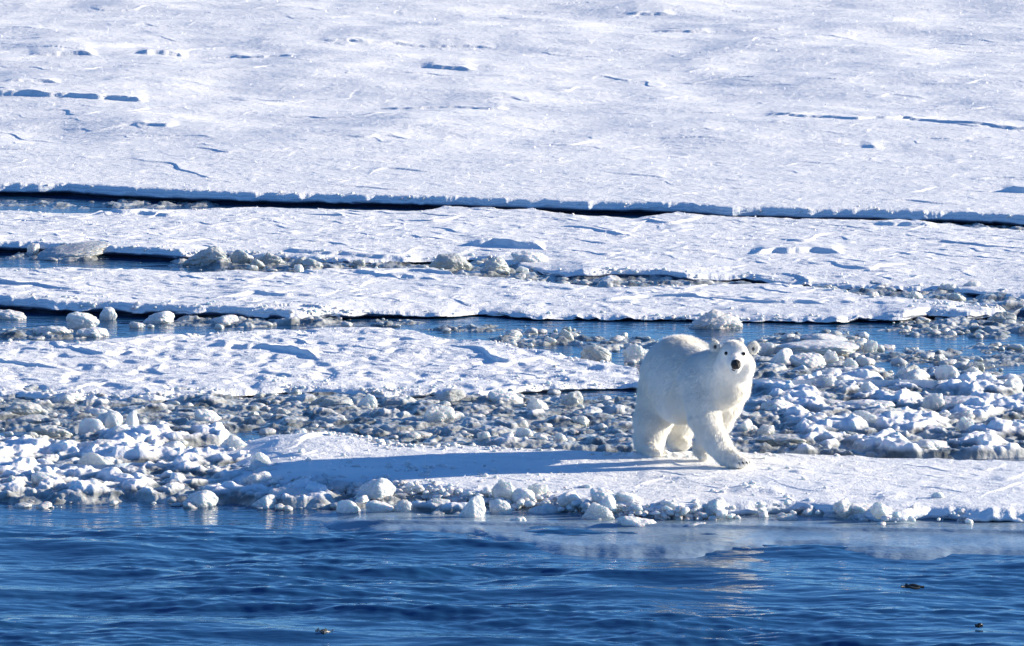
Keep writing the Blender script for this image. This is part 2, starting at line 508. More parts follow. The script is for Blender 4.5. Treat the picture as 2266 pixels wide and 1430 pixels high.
f2_back = [(-400, 575), (0, 577), (150, 579), (330, 585), (420, 592), (520, 586), (650, 592), (800, 590), (960, 600), (1000, 614), (1200, 628), (1320, 640), (1500, 640),
           (1640, 634), (1720, 632), (1800, 642), (1950, 655), (2100, 662), (2266, 684), (2700, 700)]
f2_front = [(-400, 648), (0, 655), (120, 664), (250, 667), (330, 672), (450, 676), (560, 682), (640, 685), (700, 684), (800, 686), (870, 690), (960, 692),
            (1060, 690), (1160, 696), (1200, 700), (1320, 700), (1480, 702), (1700, 704), (1850, 706), (1900, 700), (2000, 692), (2060, 684), (2140, 692), (2266, 688), (2700, 690)]
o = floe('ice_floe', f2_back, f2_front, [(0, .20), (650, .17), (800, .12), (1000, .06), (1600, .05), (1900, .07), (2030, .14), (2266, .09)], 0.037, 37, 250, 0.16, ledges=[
    ([(780, 600), (860, 612), (980, 622)], 0.06, 0.35), ([(1500, 655), (1750, 668), (2000, 672)], 0.03, 0.5),
    ([(1050, 686), (1200, 696)], 0.06, 0.3)], wall=0.22)
tag(o, 'snow covered floe with a knobbly dark edge beside the open blue lead', 'ice floe', 'snow covered floes')

f3_back = [(-400, 752), (0, 752), (60, 752), (200, 752), (330, 738), (520, 733), (700, 722), (800, 720), (900, 724), (960, 742), (1050, 754), (1150, 770), (1250, 786),
           (1350, 800), (1410, 812), (1425, 838), (1440, 850), (2700, 850)]
f3_front = [(-400, 862), (0, 866), (150, 874), (330, 874), (450, 868), (560, 862), (700, 858), (850, 868), (960, 862), (1060, 868), (1200, 850), (1330, 848), (1400, 846),
            (1440, 851), (2700, 851)]


def pits(X, Y):
    a = fbm(X / 0.42, Y / 0.62, 404, 2)
    return -0.026 * ss(-0.05, 0.65, a)


o = floe('ice_floe', f3_back, f3_front, T3, 0.036, 51, 380, 0.16, ledges=[
    ([(470, 768), (560, 768), (660, 782), (710, 796)], 0.09, 0.35), ([(180, 812), (260, 815)], 0.05, 0.3),
    ([(560, 828), (720, 838)], 0.05, 0.3)], mat=M_SNOW2, extra=pits)
tag(o, 'low floe with pitted and dimpled snow tapering to a point behind the bear', 'ice floe', 'snow covered floes')

f4_back = [(-400, 1030), (380, 1024), (440, 1003), (520, 975), (600, 957), (650, 958), (760, 970), (860, 984), (960, 986), (1060, 985), (1200, 990), (1370, 996), (1500, 994),
           (1650, 998), (1720, 1000), (1900, 1004), (2050, 1008), (2266, 1012), (2700, 1015)]
f4_front = [(-400, 1031), (380, 1026), (440, 1034), (540, 1052), (640, 1062), (760, 1062), (900, 1070), (1000, 1080), (1120, 1092), (1250, 1104), (1380, 1114),
            (1500, 1118), (1640, 1116), (1760, 1112), (1850, 1120), (1960, 1130), (2060, 1124), (2150, 1128), (2266, 1128), (2700, 1132)]


def near_bank(X, Y):
    gx, gy = at(1440, 1006, T4)
    m = 0.055 * np.exp(-((X - gx) / 0.35) ** 2 - ((Y - gy + 0.15) / 0.12) ** 2) * (1 + 0.8 * pn(X / .07, Y / .07, 9))
    # the ground lies smooth under the bear and in its shadow
    lx, ly = at(700, 985, T4)
    bank = 0.10 * np.exp(-((X - lx) / 1.4) ** 2 - ((Y - ly) / 0.7) ** 2)
    tip = -0.11 * (1 - ss(430, 690, to_px(X, Y, T4)[0]))
    return m + bank + tip * (1 + 0.3 * pn(X / .4, Y / .4, 17))


o = floe('ice_floe', f4_back, f4_front, T4, 0.020, 67, 460, 0.12, mat=M_SNOW4, ledges=[
    ([(1610, 1090), (1680, 1092), (1740, 1098)], 0.05, 0.25), ([(1930, 1102), (2010, 1104)], 0.04, 0.25), ([(1740, 1048), (1800, 1050)], 0.025, 0.25),
    ([(2190, 1062), (2260, 1063)], 0.03, 0.3), ([(590, 1000), (700, 985), (760, 978)], 0.04, 0.3)], extra=near_bank)
tag(o, 'smooth snow floe the polar bear walks on and casts its shadow across', 'ice floe', 'snow covered floes')

# ice foot awash below the bear's floe
def build_shelf():
    back = curve([(-400, 1132), (450, 1132), (640, 1120), (900, 1115), (2266, 1120), (2700, 1120)])
    front = curve([(-400, 1133), (450, 1133), (600, 1150), (760, 1178), (900, 1190), (1050, 1196), (1150, 1215), (1300, 1228), (1450, 1226), (1700, 1222), (1900, 1226), (2266, 1238), (2700, 1240)])
    xs = U * front
    front = front - 0.25 + 0.25 * fbm(xs / 1.1, xs * 0, 501, 4)
    k = np.linspace(0, 1, 150)[:, None]
    Y = front[None, :] + (back - front)[None, :] * k
    X = U[None, :] * Y
    D = Y - front[None, :]
    yl = curve([(-400, 1133), (500, 1133), (740, 1165), (1100, 1172), (1500, 1176), (2266, 1190)])
    Z = -0.062 + 0.10 * ss(0, 0.8, D) + 0.016 * fbm(X / 1.3, Y / 0.7, 511, 4) * (1 - 0.7 * ss(.3, 1.2, D)) + 0.002 * pn(X / .12, Y / .15, 515)
    d = Y - yl[None, :]
    px_ = to_px(X, Y)[0]
    Z = Z + 0.035 * ss(-0.05, 0.08, d) * np.exp(-np.maximum(d, 0) / 0.35) * ss(680, 780, px_)
    Z = Z - 0.09 * (1 - ss(560, 860, px_ + 60 * pn(X / .6, Y / .4, 531)))
    o = mesh_np('ice_ledge', np.stack([X, Y, Z], -1).reshape(-1, 3), grid_faces(150, NC), M_SHELF)
    tag(o, 'smooth blue grey ledge of wet ice awash below the floe the bear walks on', 'ice ledge')


build_shelf()

# ---------------------------------------------------------------- slush between the floes (one mass nobody could count)
SL = [(1250, 983, 450, 20, 1.15), (2000, 1000, 420, 18, 1.05), (330, 972, 220, 24, 1.15), (1700, 985, 200, 18, 1.1),
    # px, py, rx, ry, weight : where slush lies
    (100, 905, 420, 55, 1.1), (600, 915, 420, 50, 1.1), (1050, 925, 420, 55, 1.2), (1450, 930, 300, 60, 1.1), (1750, 930, 300, 90, 1.0), (2100, 940, 320, 70, 1.1),
    (1700, 840, 260, 60, 1.0), (2000, 860, 330, 45, 1.0), (1500, 790, 130, 40, 1), (1800, 765, 160, 35, .95), (2150, 725, 220, 28, 1.0), (2200, 790, 200, 30, .78),
    (1950, 790, 160, 25, .75), (2230, 835, 100, 20, .6), (1200, 750, 130, 22, .8), (1050, 728, 130, 10, .75), (1350, 760, 130, 20, .8), (1580, 728, 110, 14, .5),
    (100, 1040, 380, 80, 1.3), (420, 1060, 260, 60, 1.2), (680, 1090, 230, 40, 1.1), (1000, 1120, 320, 32, .9), (1450, 1125, 320, 26, .9), (1300, 1130, 120, 20, .7), (1780, 1140, 260, 14, .9),
    (150, 566, 160, 14, .8), (640, 585, 330, 18, 1.0), (1120, 605, 230, 26, 1.2), (1450, 625, 250, 18, 1.1), (1900, 645, 280, 16, 1.1), (2200, 665, 220, 24, 1.1),
    (330, 452, 200, 14, .74), (60, 455, 200, 12, .70), (2200, 506, 200, 12, 1.0), (80, 740, 180, 14, .9), (560, 712, 260, 16, .92), (860, 716, 100, 9, .8), (330, 725, 120, 10, .5)]


def slush_mask(px, py):
    m = np.zeros_like(px)
    for (cx, cy, rx, ry, w_) in SL:
        q = ((px - cx) / rx) ** 2 + ((py - cy) / ry) ** 2
        m = np.maximum(m, w_ * (1 - ss(0.55, 1.35, np.sqrt(q))))
    return m


def build_slush():
    rows = np.concatenate([np.linspace(at(0, 1165)[1], at(0, 690)[1], 620, endpoint=False), np.linspace(at(0, 690)[1], at(0, 425)[1], 240)])
    Y = np.repeat(rows[:, None], NC, 1); X = U[None, :] * Y
    px, py = to_px(X, Y)
    m = slush_mask(px, py)
    n1 = fbm(X / 0.55, Y / 0.7, 601, 4, 0.55)
    n2 = np.abs(fbm(X / 0.16, Y / 0.2, 611, 3, 0.6))
    heap = ss(1640, 1760, px) * ss(810, 850, py) + ss(700, 500, px) * ss(930, 985, py) + 0.8 * ss(560, 640, px) * ss(1060, 1090, py)
    n3_ = fbm(X / 0.9, Y / 1.2, 621, 3)
    Z = -0.075 + 0.09 * m + 0.045 * n1 + 0.012 * n2 * ss(.2, .8, m) + 0.035 * ss(.05, .35, fbm(X / .38, Y / .5, 641, 2)) * ss(.4, .9, m)
    Z = Z + np.clip(heap, 0, 1) * ss(.5, .9, m) * (0.01 + 0.08 * ss(-.15, .35, n3_) + 0.03 * ss(0, .3, fbm(X / .3, Y / .35, 631, 2)))
    Z = np.minimum(Z, 0.2)
    o = mesh_np('slush', np.stack([X, Y, Z], -1).reshape(-1, 3), grid_faces(len(rows), NC), M_SLUSH)
    tag(o, 'wet grey brown slush filling the gaps between the floes', 'slush', kind='stuff')


build_slush()

# ---------------------------------------------------------------- ice chunk shapes
def ico(sub):
    t_ = (1 + 5 ** 0.5) / 2
    V = [(-1, t_, 0), (1, t_, 0), (-1, -t_, 0), (1, -t_, 0), (0, -1, t_), (0, 1, t_), (0, -1, -t_), (0, 1, -t_), (t_, 0, -1), (t_, 0, 1), (-t_, 0, -1), (-t_, 0, 1)]
    F = [(0, 11, 5), (0, 5, 1), (0, 1, 7), (0, 7, 10), (0, 10, 11), (1, 5, 9), (5, 11, 4), (11, 10, 2), (10, 7, 6), (7, 1, 8),
         (3, 9, 4), (3, 4, 2), (3, 2, 6), (3, 6, 8), (3, 8, 9), (4, 9, 5), (2, 4, 11), (6, 2, 10), (8, 6, 7), (9, 8, 1)]
    V = [np.array(v, float) / np.linalg.norm(v) for v in V]
    for _ in range(sub):
        c = {}; F2 = []

        def md(a, b_):
            k = (min(a, b_), max(a, b_))
            if k not in c:
                v = V[a] + V[b_]; V.append(v / np.linalg.norm(v)); c[k] = len(V) - 1
            return c[k]
        for (a, b_, d) in F:
            x, y, z = md(a, b_), md(b_, d), md(d, a)
            F2 += [(a, x, z), (b_, y, x), (d, z, y), (x, y, z)]
        F = F2
    return np.array(V), np.array(F)


ICO = {s: ico(s) for s in (1, 2, 3, 4, 5)}


def facet_radius(V, seed, n=22, k=14.0, spread=0.3):
    r = np.random.RandomState(seed)
    N = r.normal(size=(n, 3)); N /= np.linalg.norm(N, axis=1)[:, None]
    d = 1 - spread * r.rand(n)
    c = np.maximum(V @ N.T, 0.02) / d
    rr = 1.0 / (np.sum(c ** k, 1) ** (1 / k))
    md = np.median(rr)
    return np.where(rr > md, md + (rr - md) / (1 + 1.6 * (rr - md) / md), rr)


def shape(style, seed, sub=4):
    """unit chunk: width 2 in x, depth 2 in y, z from 0 up to 1"""
    V, F = ICO[sub]
    r = np.random.RandomState(seed)
    o = r.rand(3) * 40
    if style == 'lump':
        rad = facet_radius(V, seed, 12, 6, 0.25) * (1 + 0.16 * n3(V * 1.3 + o, seed) + 0.07 * n3(V * 3.4 + o, seed + 1) + 0.03 * n3(V * 8 + o, seed + 2))
    elif style == 'shard':
        rad = facet_radius(V, seed, 24, 22, 0.42) * (1 + 0.20 * n3(V * 1.6 + o, seed) + 0.12 * np.abs(n3(V * 4 + o, seed + 1)) + 0.05 * n3(V * 9 + o, seed + 2))
    elif style == 'slab':
        rad = facet_radius(V, seed, 14, 8, 0.35) * (1 + 0.14 * n3(V * 1.6 + o, seed) + 0.06 * n3(V * 4.5 + o, seed + 1) + 0.03 * n3(V * 10 + o, seed + 2))
    else:  # pile: many blocks frozen together
        rad = facet_radius(V, seed, 14, 10, 0.35) * (1 + 0.22 * n3(V * 2.2 + o, seed) + 0.20 * np.abs(n3(V * 4.2 + o, seed + 1)) + 0.09 * np.abs(n3(V * 9 + o, seed + 2)))
    P = V * rad[:, None]
    if style == 'slab':
        P[:, 2] = np.sign(P[:, 2]) * np.abs(P[:, 2]) ** 0.7 * 1.0
        P[:, 2] += 0.12 * n3(P * 2.3 + o, seed + 5)
    P[:, 0] /= max(np.abs(P[:, 0]).max(), 1e-6); P[:, 1] /= np.abs(P[:, 1]).max()
    zt = P[:, 2].max(); zb = P[:, 2].min()
    P[:, 2] = np.where(P[:, 2] > -0.35 * zt, (P[:, 2] + 0.35 * zt) / (1.35 * zt), (P[:, 2] + 0.35 * zt) / (abs(zb) + 1e-6) * 0.6)
    if style == 'pile':
        pk = 1 - np.minimum(1, np.hypot(P[:, 0], P[:, 1]) ** 1.5)
        P[:, 2] *= 0.55 + 0.5 * pk
        P[:, 2] /= P[:, 2].max()
    return P, F


STY_MAT = {'lump': M_LUMP, 'shard': M_SHARD, 'slab': M_LUMP, 'pile': M_SHARD}
MESH_CACHE = {}


def chunk_mesh(style, grey, k, sub=4):
    key = (style, grey, k, sub)
    if key not in MESH_CACHE:
        P, F = shape(style, 1000 + 37 * k + len(style), sub)
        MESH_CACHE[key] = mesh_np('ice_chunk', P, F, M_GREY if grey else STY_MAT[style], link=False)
    return MESH_CACHE[key]


RNG = np.random.RandomState(5)


def chunk(px, py, w_, h_, style, label, group=None, grey=False, z0=0.0, k=None, sub=4, depth=None, cat='ice chunk', name='ice_chunk', sink=0.12):
    x, y = at(px, py, z0)
    s = scale_at(y)
    W = w_ / s / 2; H = h_ / s / 0.99
    if k is None: k = RNG.randint(12)
    dep = W * (RNG.uniform(0.6, 0.95) if depth is None else depth)
    if style == 'slab': dep = W * RNG.uniform(0.8, 1.2) if depth is None else dep
    # the base line of the chunk is its near foot: move the centre back by its depth
    y = y + dep * 0.55; x = x * (y / (y - dep * 0.55))
    H = max(H - dep * 0.55 * 0.13, H * 0.5)
    o = bpy.data.objects.new(name, chunk_mesh(style, grey, k, sub))
    COL.objects.link(o)
    o.location = (x, y, z0 - sink * H)
    o.scale = (W, dep, H * (1 + sink))
    o.rotation_euler = (RNG.uniform(-.12, .12), RNG.uniform(-.12, .12), RNG.uniform(-.25, .25))
    tag(o, label, cat, group)
    return o


# chunks one can point at: px, py of the foot, width, height in photo pixels
H_ = [
    (1588, 727, 150, 46, 'pile', 'large jagged mound of glassy ice standing in the blue lead above the bear', 0, 0),
    (1000, 605, 104, 46, 'lump', 'big dark grey rounded ice boulder wedged between the two upper floes', 1, 0),
    (1095, 612, 92, 44, 'pile', 'crumbling grey ice heap just right of the big rounded boulder', 1, 0),
    (1152, 612, 36, 24, 'shard', 'small white ice block right of the crumbling heap', 0, 0),
    (1170, 578, 90, 22, 'slab', 'low snowy hump behind the crumbling grey heap', 0, 0.1),
    (458, 590, 112, 46, 'pile', 'grey ice block pile at the right end of the upper left crack', 1, 0),
    (532, 588, 52, 36, 'shard', 'square grey ice block right of the upper left block pile', 1, 0),
    (600, 590, 80, 32, 'pile', 'low grey heap of broken ice in the upper left rubble line', 1, 0),
    (690, 597, 66, 26, 'pile', 'small grey broken heap in the middle of the upper rubble line', 1, 0),
    (660, 603, 26, 20, 'shard', 'tiny pointed white block sitting before the upper rubble line', 0, 0),
    (148, 576, 196, 30, 'slab', 'long low brownish slab floating in the upper left crack', 1, 0),
    (70, 562, 34, 28, 'shard', 'white knob on the snow lip above the upper left crack', 0, 0.02),
    (188, 727, 74, 40, 'lump', 'largest white snowball like lump floating in the left lead', 0, 0),
    (240, 709, 42, 32, 'lump', 'smaller white lump behind the largest snowball in the left lead', 0, 0),
    (352, 716, 84, 28, 'lump', 'white lump with a flat right side in the left lead', 0, 0),
    (495, 718, 76, 22, 'lump', 'low white lump farthest right of those in the left lead', 0, 0),
    (22, 706, 78, 20, 'slab', 'flat white slab at the left edge of the photo in the left lead', 0, 0),
    (112, 742, 92, 22, 'slab', 'thin snow slab before the largest snowball, left one of two', 0, 0),
    (210, 746, 92, 22, 'slab', 'thin snow slab before the largest snowball, right one of two', 0, 0),
    (1322, 797, 82, 36, 'lump', 'dark grey boulder in slush a little left of the bear rump', 1, 0),
    (1408, 803, 80, 44, 'pile', 'pale tilted ice block touching the rump of the bear', 0, 0),
    (254, 966, 42, 56, 'lump', 'left one of the two upright egg shaped white lumps', 0, 0),
    (290, 962, 38, 54, 'lump', 'right one of the two upright egg shaped white lumps', 0, 0),
    (205, 972, 70, 48, 'lump', 'pale rounded lump leaning on the left of the two upright eggs', 0, 0),
    (118, 976, 104, 36, 'slab', 'dark blue grey block in the slush left of the upright eggs', 1, 0),
    (60, 925, 110, 36, 'lump', 'broad rounded grey lump near the left edge below the pitted floe', 1, 0),
    (140, 900, 90, 30, 'lump', 'pale hump at the front edge of the pitted floe on the far left', 0, 0),
    (350, 955, 52, 24, 'lump', 'flat pale lump right of the two upright eggs', 0, 0),
    (440, 958, 56, 24, 'shard', 'small bright white block before the grey slush at left', 0, 0.02),
    (663, 974, 36, 32, 'lump', 'single round white lump on the left end of the bear floe', 0, 0.12),
    (235, 1012, 142, 40, 'slab', 'flat topped white slab in the rubble below the upright eggs', 0, 0.02),
    (520, 1003, 84, 42, 'pile', 'white heap beside the tip of the bear shadow', 0, 0.08),
    (578, 1030, 50, 30, 'shard', 'white block nearest the left tip of the bear shadow', 0, 0.1),
    (1071, 981, 38, 34, 'shard', 'pyramid shaped white block behind the bear floe', 0, 0),
    (1120, 983, 46, 28, 'lump', 'second white block behind the bear floe, right of the pyramid', 0, 0),
    (1160, 980, 48, 40, 'lump', 'tallest lump of the white row behind the bear floe', 0, 0),
    (1204, 986, 36, 26, 'lump', 'small grey white lump near the right end of the white row', 0, 0),
    (1241, 986, 38, 34, 'shard', 'squarish white block at the right end of the white row', 0, 0),
    (970, 938, 76, 42, 'shard', 'bright glassy heap in the middle of the grey slush', 0, 0),
    (990, 898, 104, 38, 'lump', 'dark blue grey humped block below the pitted floe', 1, 0),
    (1118, 898, 84, 34, 'lump', 'pale double lump right of the dark humped block', 0, 0),
    (1262, 903, 60, 38, 'lump', 'grey angular boulder in the slush left of the bear', 1, 0),
    (815, 908, 52, 38, 'lump', 'pale round lump in slush above the bear shadow', 0, 0),
    (735, 906, 104, 32, 'slab', 'low brown grey slab left of the pale round lump', 1, 0),
    (1190, 915, 60, 34, 'shard', 'glassy block below the pale double lump', 0, 0),
    (1285, 942, 48, 22, 'shard', 'small bright flat block in the slush left of the bear legs', 0, 0),
    (828, 1112, 104, 54, 'lump', 'biggest domed white lump in the rubble before the bear shadow', 0, 0.03),
    (770, 1140, 64, 34, 'lump', 'smooth white egg lying at the water before the domed lump', 0, 0),
    (845, 1142, 70, 36, 'lump', 'white lump at the water right of the smooth egg', 0, 0),
    (897, 1143, 56, 38, 'shard', 'rough white block at the water below the domed lump', 0, 0),
    (945, 1140, 50, 40, 'lump', 'peaked white lump at the water right of the rough block', 0, 0),
    (1046, 1154, 68, 58, 'lump', 'tall cone shaped white lump at the front rubble edge', 0, 0),
    (1108, 1145, 56, 54, 'lump', 'upright white lump right of the tall cone', 0, 0),
    (1142, 1166, 46, 24, 'lump', 'small smooth white egg awash on the ice ledge', 0, 0),
    (1208, 1144, 88, 30, 'lump', 'blue shaded lump in the front rubble left of the crystal block', 0, 0),
    (1326, 1160, 84, 50, 'shard', 'crystal like white block at the water below the bear', 0, 0),
    (1416, 1174, 106, 34, 'lump', 'long smooth oval white block on the ice ledge', 0, 0),
    (1536, 1176, 72, 20, 'lump', 'flat smooth white oval right of the long oval block', 0, 0),
    (1500, 1145, 52, 36, 'shard', 'white block above the flat smooth oval', 0, 0),
    (1420, 1138, 80, 24, 'slab', 'thin white plate lying above the long oval block', 0, 0.02),
    (1925, 1155, 164, 42, 'slab', 'overhanging snow block broken from the front edge on the right', 0, 0),
    (1800, 1146, 76, 24, 'slab', 'low plate with a sharp right tip left of the overhanging block', 0, 0),
    (1740, 1160, 50, 24, 'shard', 'glassy fragment at the water left of the overhanging block', 0, 0),
    (1620, 1135, 90, 30, 'slab', 'snowy block set in the front edge below the bear paw', 0, 0.02),
    (650, 1118, 120, 40, 'lump', 'broad bluish lump at the water left of the smooth egg', 0, 0),
    (560, 1088, 96, 44, 'lump', 'rounded grey blue boulder at the left end of the front rubble', 0, 0),
    (700, 1090, 110, 34, 'slab', 'sunlit white slab behind the broad bluish lump', 0, 0.03),
    (30, 1092, 90, 40, 'pile', 'glinting grey heap at the water at the left edge of the photo', 1, 0),
    (115, 1085, 90, 44, 'lump', 'white lump at the water beside the glinting grey heap', 0, 0),
    (380, 1095, 70, 28, 'slab', 'small white slab at the water in the left rubble', 0, 0),
    (200, 1105, 80, 18, 'slab', 'thin yellowish plate at the water in the left rubble', 1, 0),
    (1922, 780, 38, 46, 'shard', 'upright pointed white shard at the end of the snowy slab', 0, 0),
    (1812, 786, 200, 34, 'slab', 'long snowy slab with dark underside right of the bear head', 0, 0),
    (1830, 762, 120, 24, 'slab', 'upper snowy plate lying behind the long snowy slab', 0, 0),
    (1696, 786, 40, 44, 'shard', 'bright block just right of the bear ear', 0, 0),
    (1732, 806, 60, 36, 'lump', 'pale boulder between the bear head and the broken white blocks', 0, 0),
    (1788, 816, 84, 36, 'lump', 'broad white block below the long snowy slab', 0, 0),
    (1842, 802, 42, 30, 'shard', 'small cubic ice block below the long snowy slab', 0, 0),
    (1882, 818, 36, 40, 'shard', 'bright narrow block right of the cubic one', 0, 0),
    (1926, 884, 58, 46, 'lump', 'tall pale rounded boulder in the middle of the right field', 0, 0),
    (1878, 874, 32, 38, 'lump', 'narrow pale lump left of the tall rounded boulder', 0, 0),
    (1828, 866, 84, 36, 'shard', 'dark sided block left of the narrow pale lump', 0, 0),
    (2012, 858, 100, 42, 'lump', 'wide blue shaded boulder with a white right end', 0, 0),
    (2098, 850, 68, 44, 'lump', 'large white boulder by the small blue pool at right', 0, 0),
    (2152, 834, 36, 24, 'shard', 'bright white block right of the large white boulder', 0, 0),
    (2184, 848, 50, 26, 'shard', 'low pale block near the right blue pool', 0, 0),
    (2096, 866, 56, 20, 'slab', 'small snowy plate before the large white boulder', 0, 0),
    (2236, 872, 70, 36, 'lump', 'rounded snowy block near the right edge of the photo', 0, 0),
    (2060, 913, 62, 42, 'shard', 'spiky bright white block behind the snowy heaps at right', 0, 0),
    (2140, 962, 58, 48, 'shard', 'ragged white block standing up in the lower right field', 0, 0),
    (2056, 1006, 146, 34, 'slab', 'loaf shaped snowy slab beside the back edge of the bear floe', 0, 0),
    (1722, 920, 82, 38, 'slab', 'pale flat topped block right of the bear chest', 0, 0),
    (1960, 950, 240, 52, 'pile', 'widest snow crusted heap in the right field', 0, 0),
    (1800, 955, 170, 40, 'pile', 'snow crusted heap right of the bear legs', 0, 0),
    (1652, 965, 54, 42, 'shard', 'pointed white block nearest the bear front leg', 0, 0),
    (1690, 972, 50, 32, 'shard', 'broken white block second from the bear front leg', 0, 0),
    (1742, 990, 140, 30, 'slab', 'smooth grey ice plate behind the bear floe', 1, 0),
    (1905, 912, 170, 30, 'slab', 'long snowy ridge above the widest heap', 0, 0),
    (2130, 912, 200, 36, 'slab', 'long dark sided ridge at the right of the field', 0, 0),
    (2215, 968, 120, 34, 'slab', 'blue shaded ridge near the lower right of the field', 0, 0),
    (1640, 640, 0, 0, '', '', 0, 0),
]
for i, (px, py, w_, h_, st, lb, gr, z0) in enumerate(H_):
    if w_ < 62 and h_ > 0.72 * w_ and i not in (21, 22): h_ = 0.72 * w_
    if w_: chunk(px, py, w_, h_, st, lb, None, bool(gr), z0, k=i % 12, sub=5 if w_ > 70 else 4)

# look-alike chunks, by the place they lie in
REG = [
    # box (x0,x1,y0,y1), count, size range, styles, grey share, group, label
    ((-20, 620, 880, 985), 15, (34, 84), ['lump', 'lump', 'slab'], 0.7, 'grey lumps in the slush at the far left', 'rounded grey ice lump in the slush below the pitted floe at left'),
    ((600, 1390, 885, 975), 17, (28, 76), ['lump', 'slab', 'slab'], 0.7, 'grey lumps in the slush left of the bear', 'grey ice lump in the slush between the pitted floe and the bear floe'),
    ((-20, 600, 990, 1095), 26, (30, 90), ['lump', 'shard', 'slab'], 0.1, 'white rubble at the lower left', 'white ice lump in the rubble bank at the lower left'),
    ((560, 1420, 1086, 1150), 46, (24, 66), ['lump', 'shard', 'lump'], 0.0, 'white rubble along the front edge', 'small white lump in the rubble along the front edge of the bear floe'),
    ((1420, 2020, 1122, 1156), 22, (26, 70), ['lump', 'shard', 'slab'], 0.0, 'small blocks on the front edge below the bear', 'small white block on the front edge of the floe below the bear'),
    ((1660, 2290, 830, 1000), 30, (34, 110), ['lump', 'shard', 'slab', 'slab'], 0.15, 'broken blocks in the right field', 'broken white and grey ice block in the field right of the bear'),
    ((1650, 1990, 745, 835), 9, (26, 60), ['lump', 'shard'], 0.3, 'blocks beside the bear head', 'small pale ice block in the slush right of the bear head'),
    ((1950, 2290, 700, 830), 10, (24, 70), ['slab', 'shard'], 0.5, 'flat bits by the right pool', 'low flat ice bit around the dark pool at upper right'),
    ((1130, 1380, 735, 790), 7, (22, 54), ['lump', 'shard'], 0.5, 'bits in the lead left of the bear', 'small grey ice bit in the lead left of the bear'),
    ((480, 980, 572, 598), 9, (26, 56), ['lump', 'shard'], 0.6, 'upper rubble line', 'small grey ice lump in the upper rubble line between two floes'),
    ((1960, 2290, 640, 680), 7, (26, 60), ['lump', 'shard'], 0.5, 'rubble between the floes at right', 'grey white lump in the rubble between the floes at far right'),
]
for (bx, n_, sz, sts, gs, grp, lb) in REG:
    for i in range(n_):
        for _ in range(30):
            px = RNG.uniform(bx[0], bx[1]); py = RNG.uniform(bx[2], bx[3])
            if slush_mask(np.array([px]), np.array([py]))[0] > 0.45: break
        if 1385 < px < 1665 and 860 < py < 1010: px += 300
        if 440 < px < 1380 and 985 < py < 1062: py = 1088 + RNG.rand() * 40
        w_ = sz[0] + (sz[1] - sz[0]) * RNG.rand() ** 1.8
        st = sts[RNG.randint(len(sts))]
        h_ = w_ * {'lump': 0.5, 'shard': 0.6, 'slab': 0.26}[st] * RNG.uniform(0.75, 1.1)
        z0 = 0.0
        if grp in ('white rubble along the front edge', 'small blocks on the front edge below the bear'):
            if py < np.interp(px, [q[0] for q in f4_front], [q[1] for q in f4_front]) + 14: z0 = T4 - 0.02
        chunk(px, py, w_, h_, st, lb, grp, RNG.rand() < gs, z0)


# ---------------------------------------------------------------- brash: the uncountable small bits
def scatter_bits(name, spots, mat, label, cat, style='lump', nvar=10, seed=3):
    r = np.random.RandomState(seed)
    vs = []; fs = []; off = 0
    base = [shape('shard' if i % 2 else 'lump', 5000 + i, 2) for i in range(nvar)]
    for (x, y, z, s, h) in spots:
        P, F = base[r.randint(nvar)]
        a = r.rand() * 6.283
        c, sn = math.cos(a), math.sin(a)
        Q = np.empty_like(P)
        Q[:, 0] = (P[:, 0] * c - P[:, 1] * sn * .8) * s + x
        Q[:, 1] = (P[:, 0] * sn + P[:, 1] * c * .8) * s + y
        Q[:, 2] = P[:, 2] * h + z - 0.25 * h
        vs.append(Q); fs.append(F + off); off += len(P)
    o = mesh_np(name, np.concatenate(vs), np.concatenate(fs), mat)
    return tag(o, label, cat, kind='stuff')


r = np.random.RandomState(77)
N = 60000
px = r.uniform(-150, 2416, N); py = r.uniform(430, 1165, N)
# keep denser near the camera so that bits are spread evenly over the ground
keep = slush_mask(px, py) > r.uniform(0.3, 1.0, N)
clus = fbm(px / 90, py / 30, 808, 3)
keep &= (py > 485) | (px > 1800)
keep &= clus > r.uniform(-0.5, 0.8, N)
keep &= ~((px > 450) & (px < 2300) & (py > 990) & (py < 1095) & ~((py > 1075) & (px < 1300)))
px, py = px[keep][:5500], py[keep][:5500]
x, y = at(px, py)
s = 0.010 + 0.12 * r.rand(len(x)) ** 4
h = s * r.uniform(0.35, 0.9, len(x))
scatter_bits('brash_ice', list(zip(x, y, np.full(len(x), 0.012), s, h)), M_BRASH, 'scatter of small grey white ice bits floating between the floes', 'brash ice')

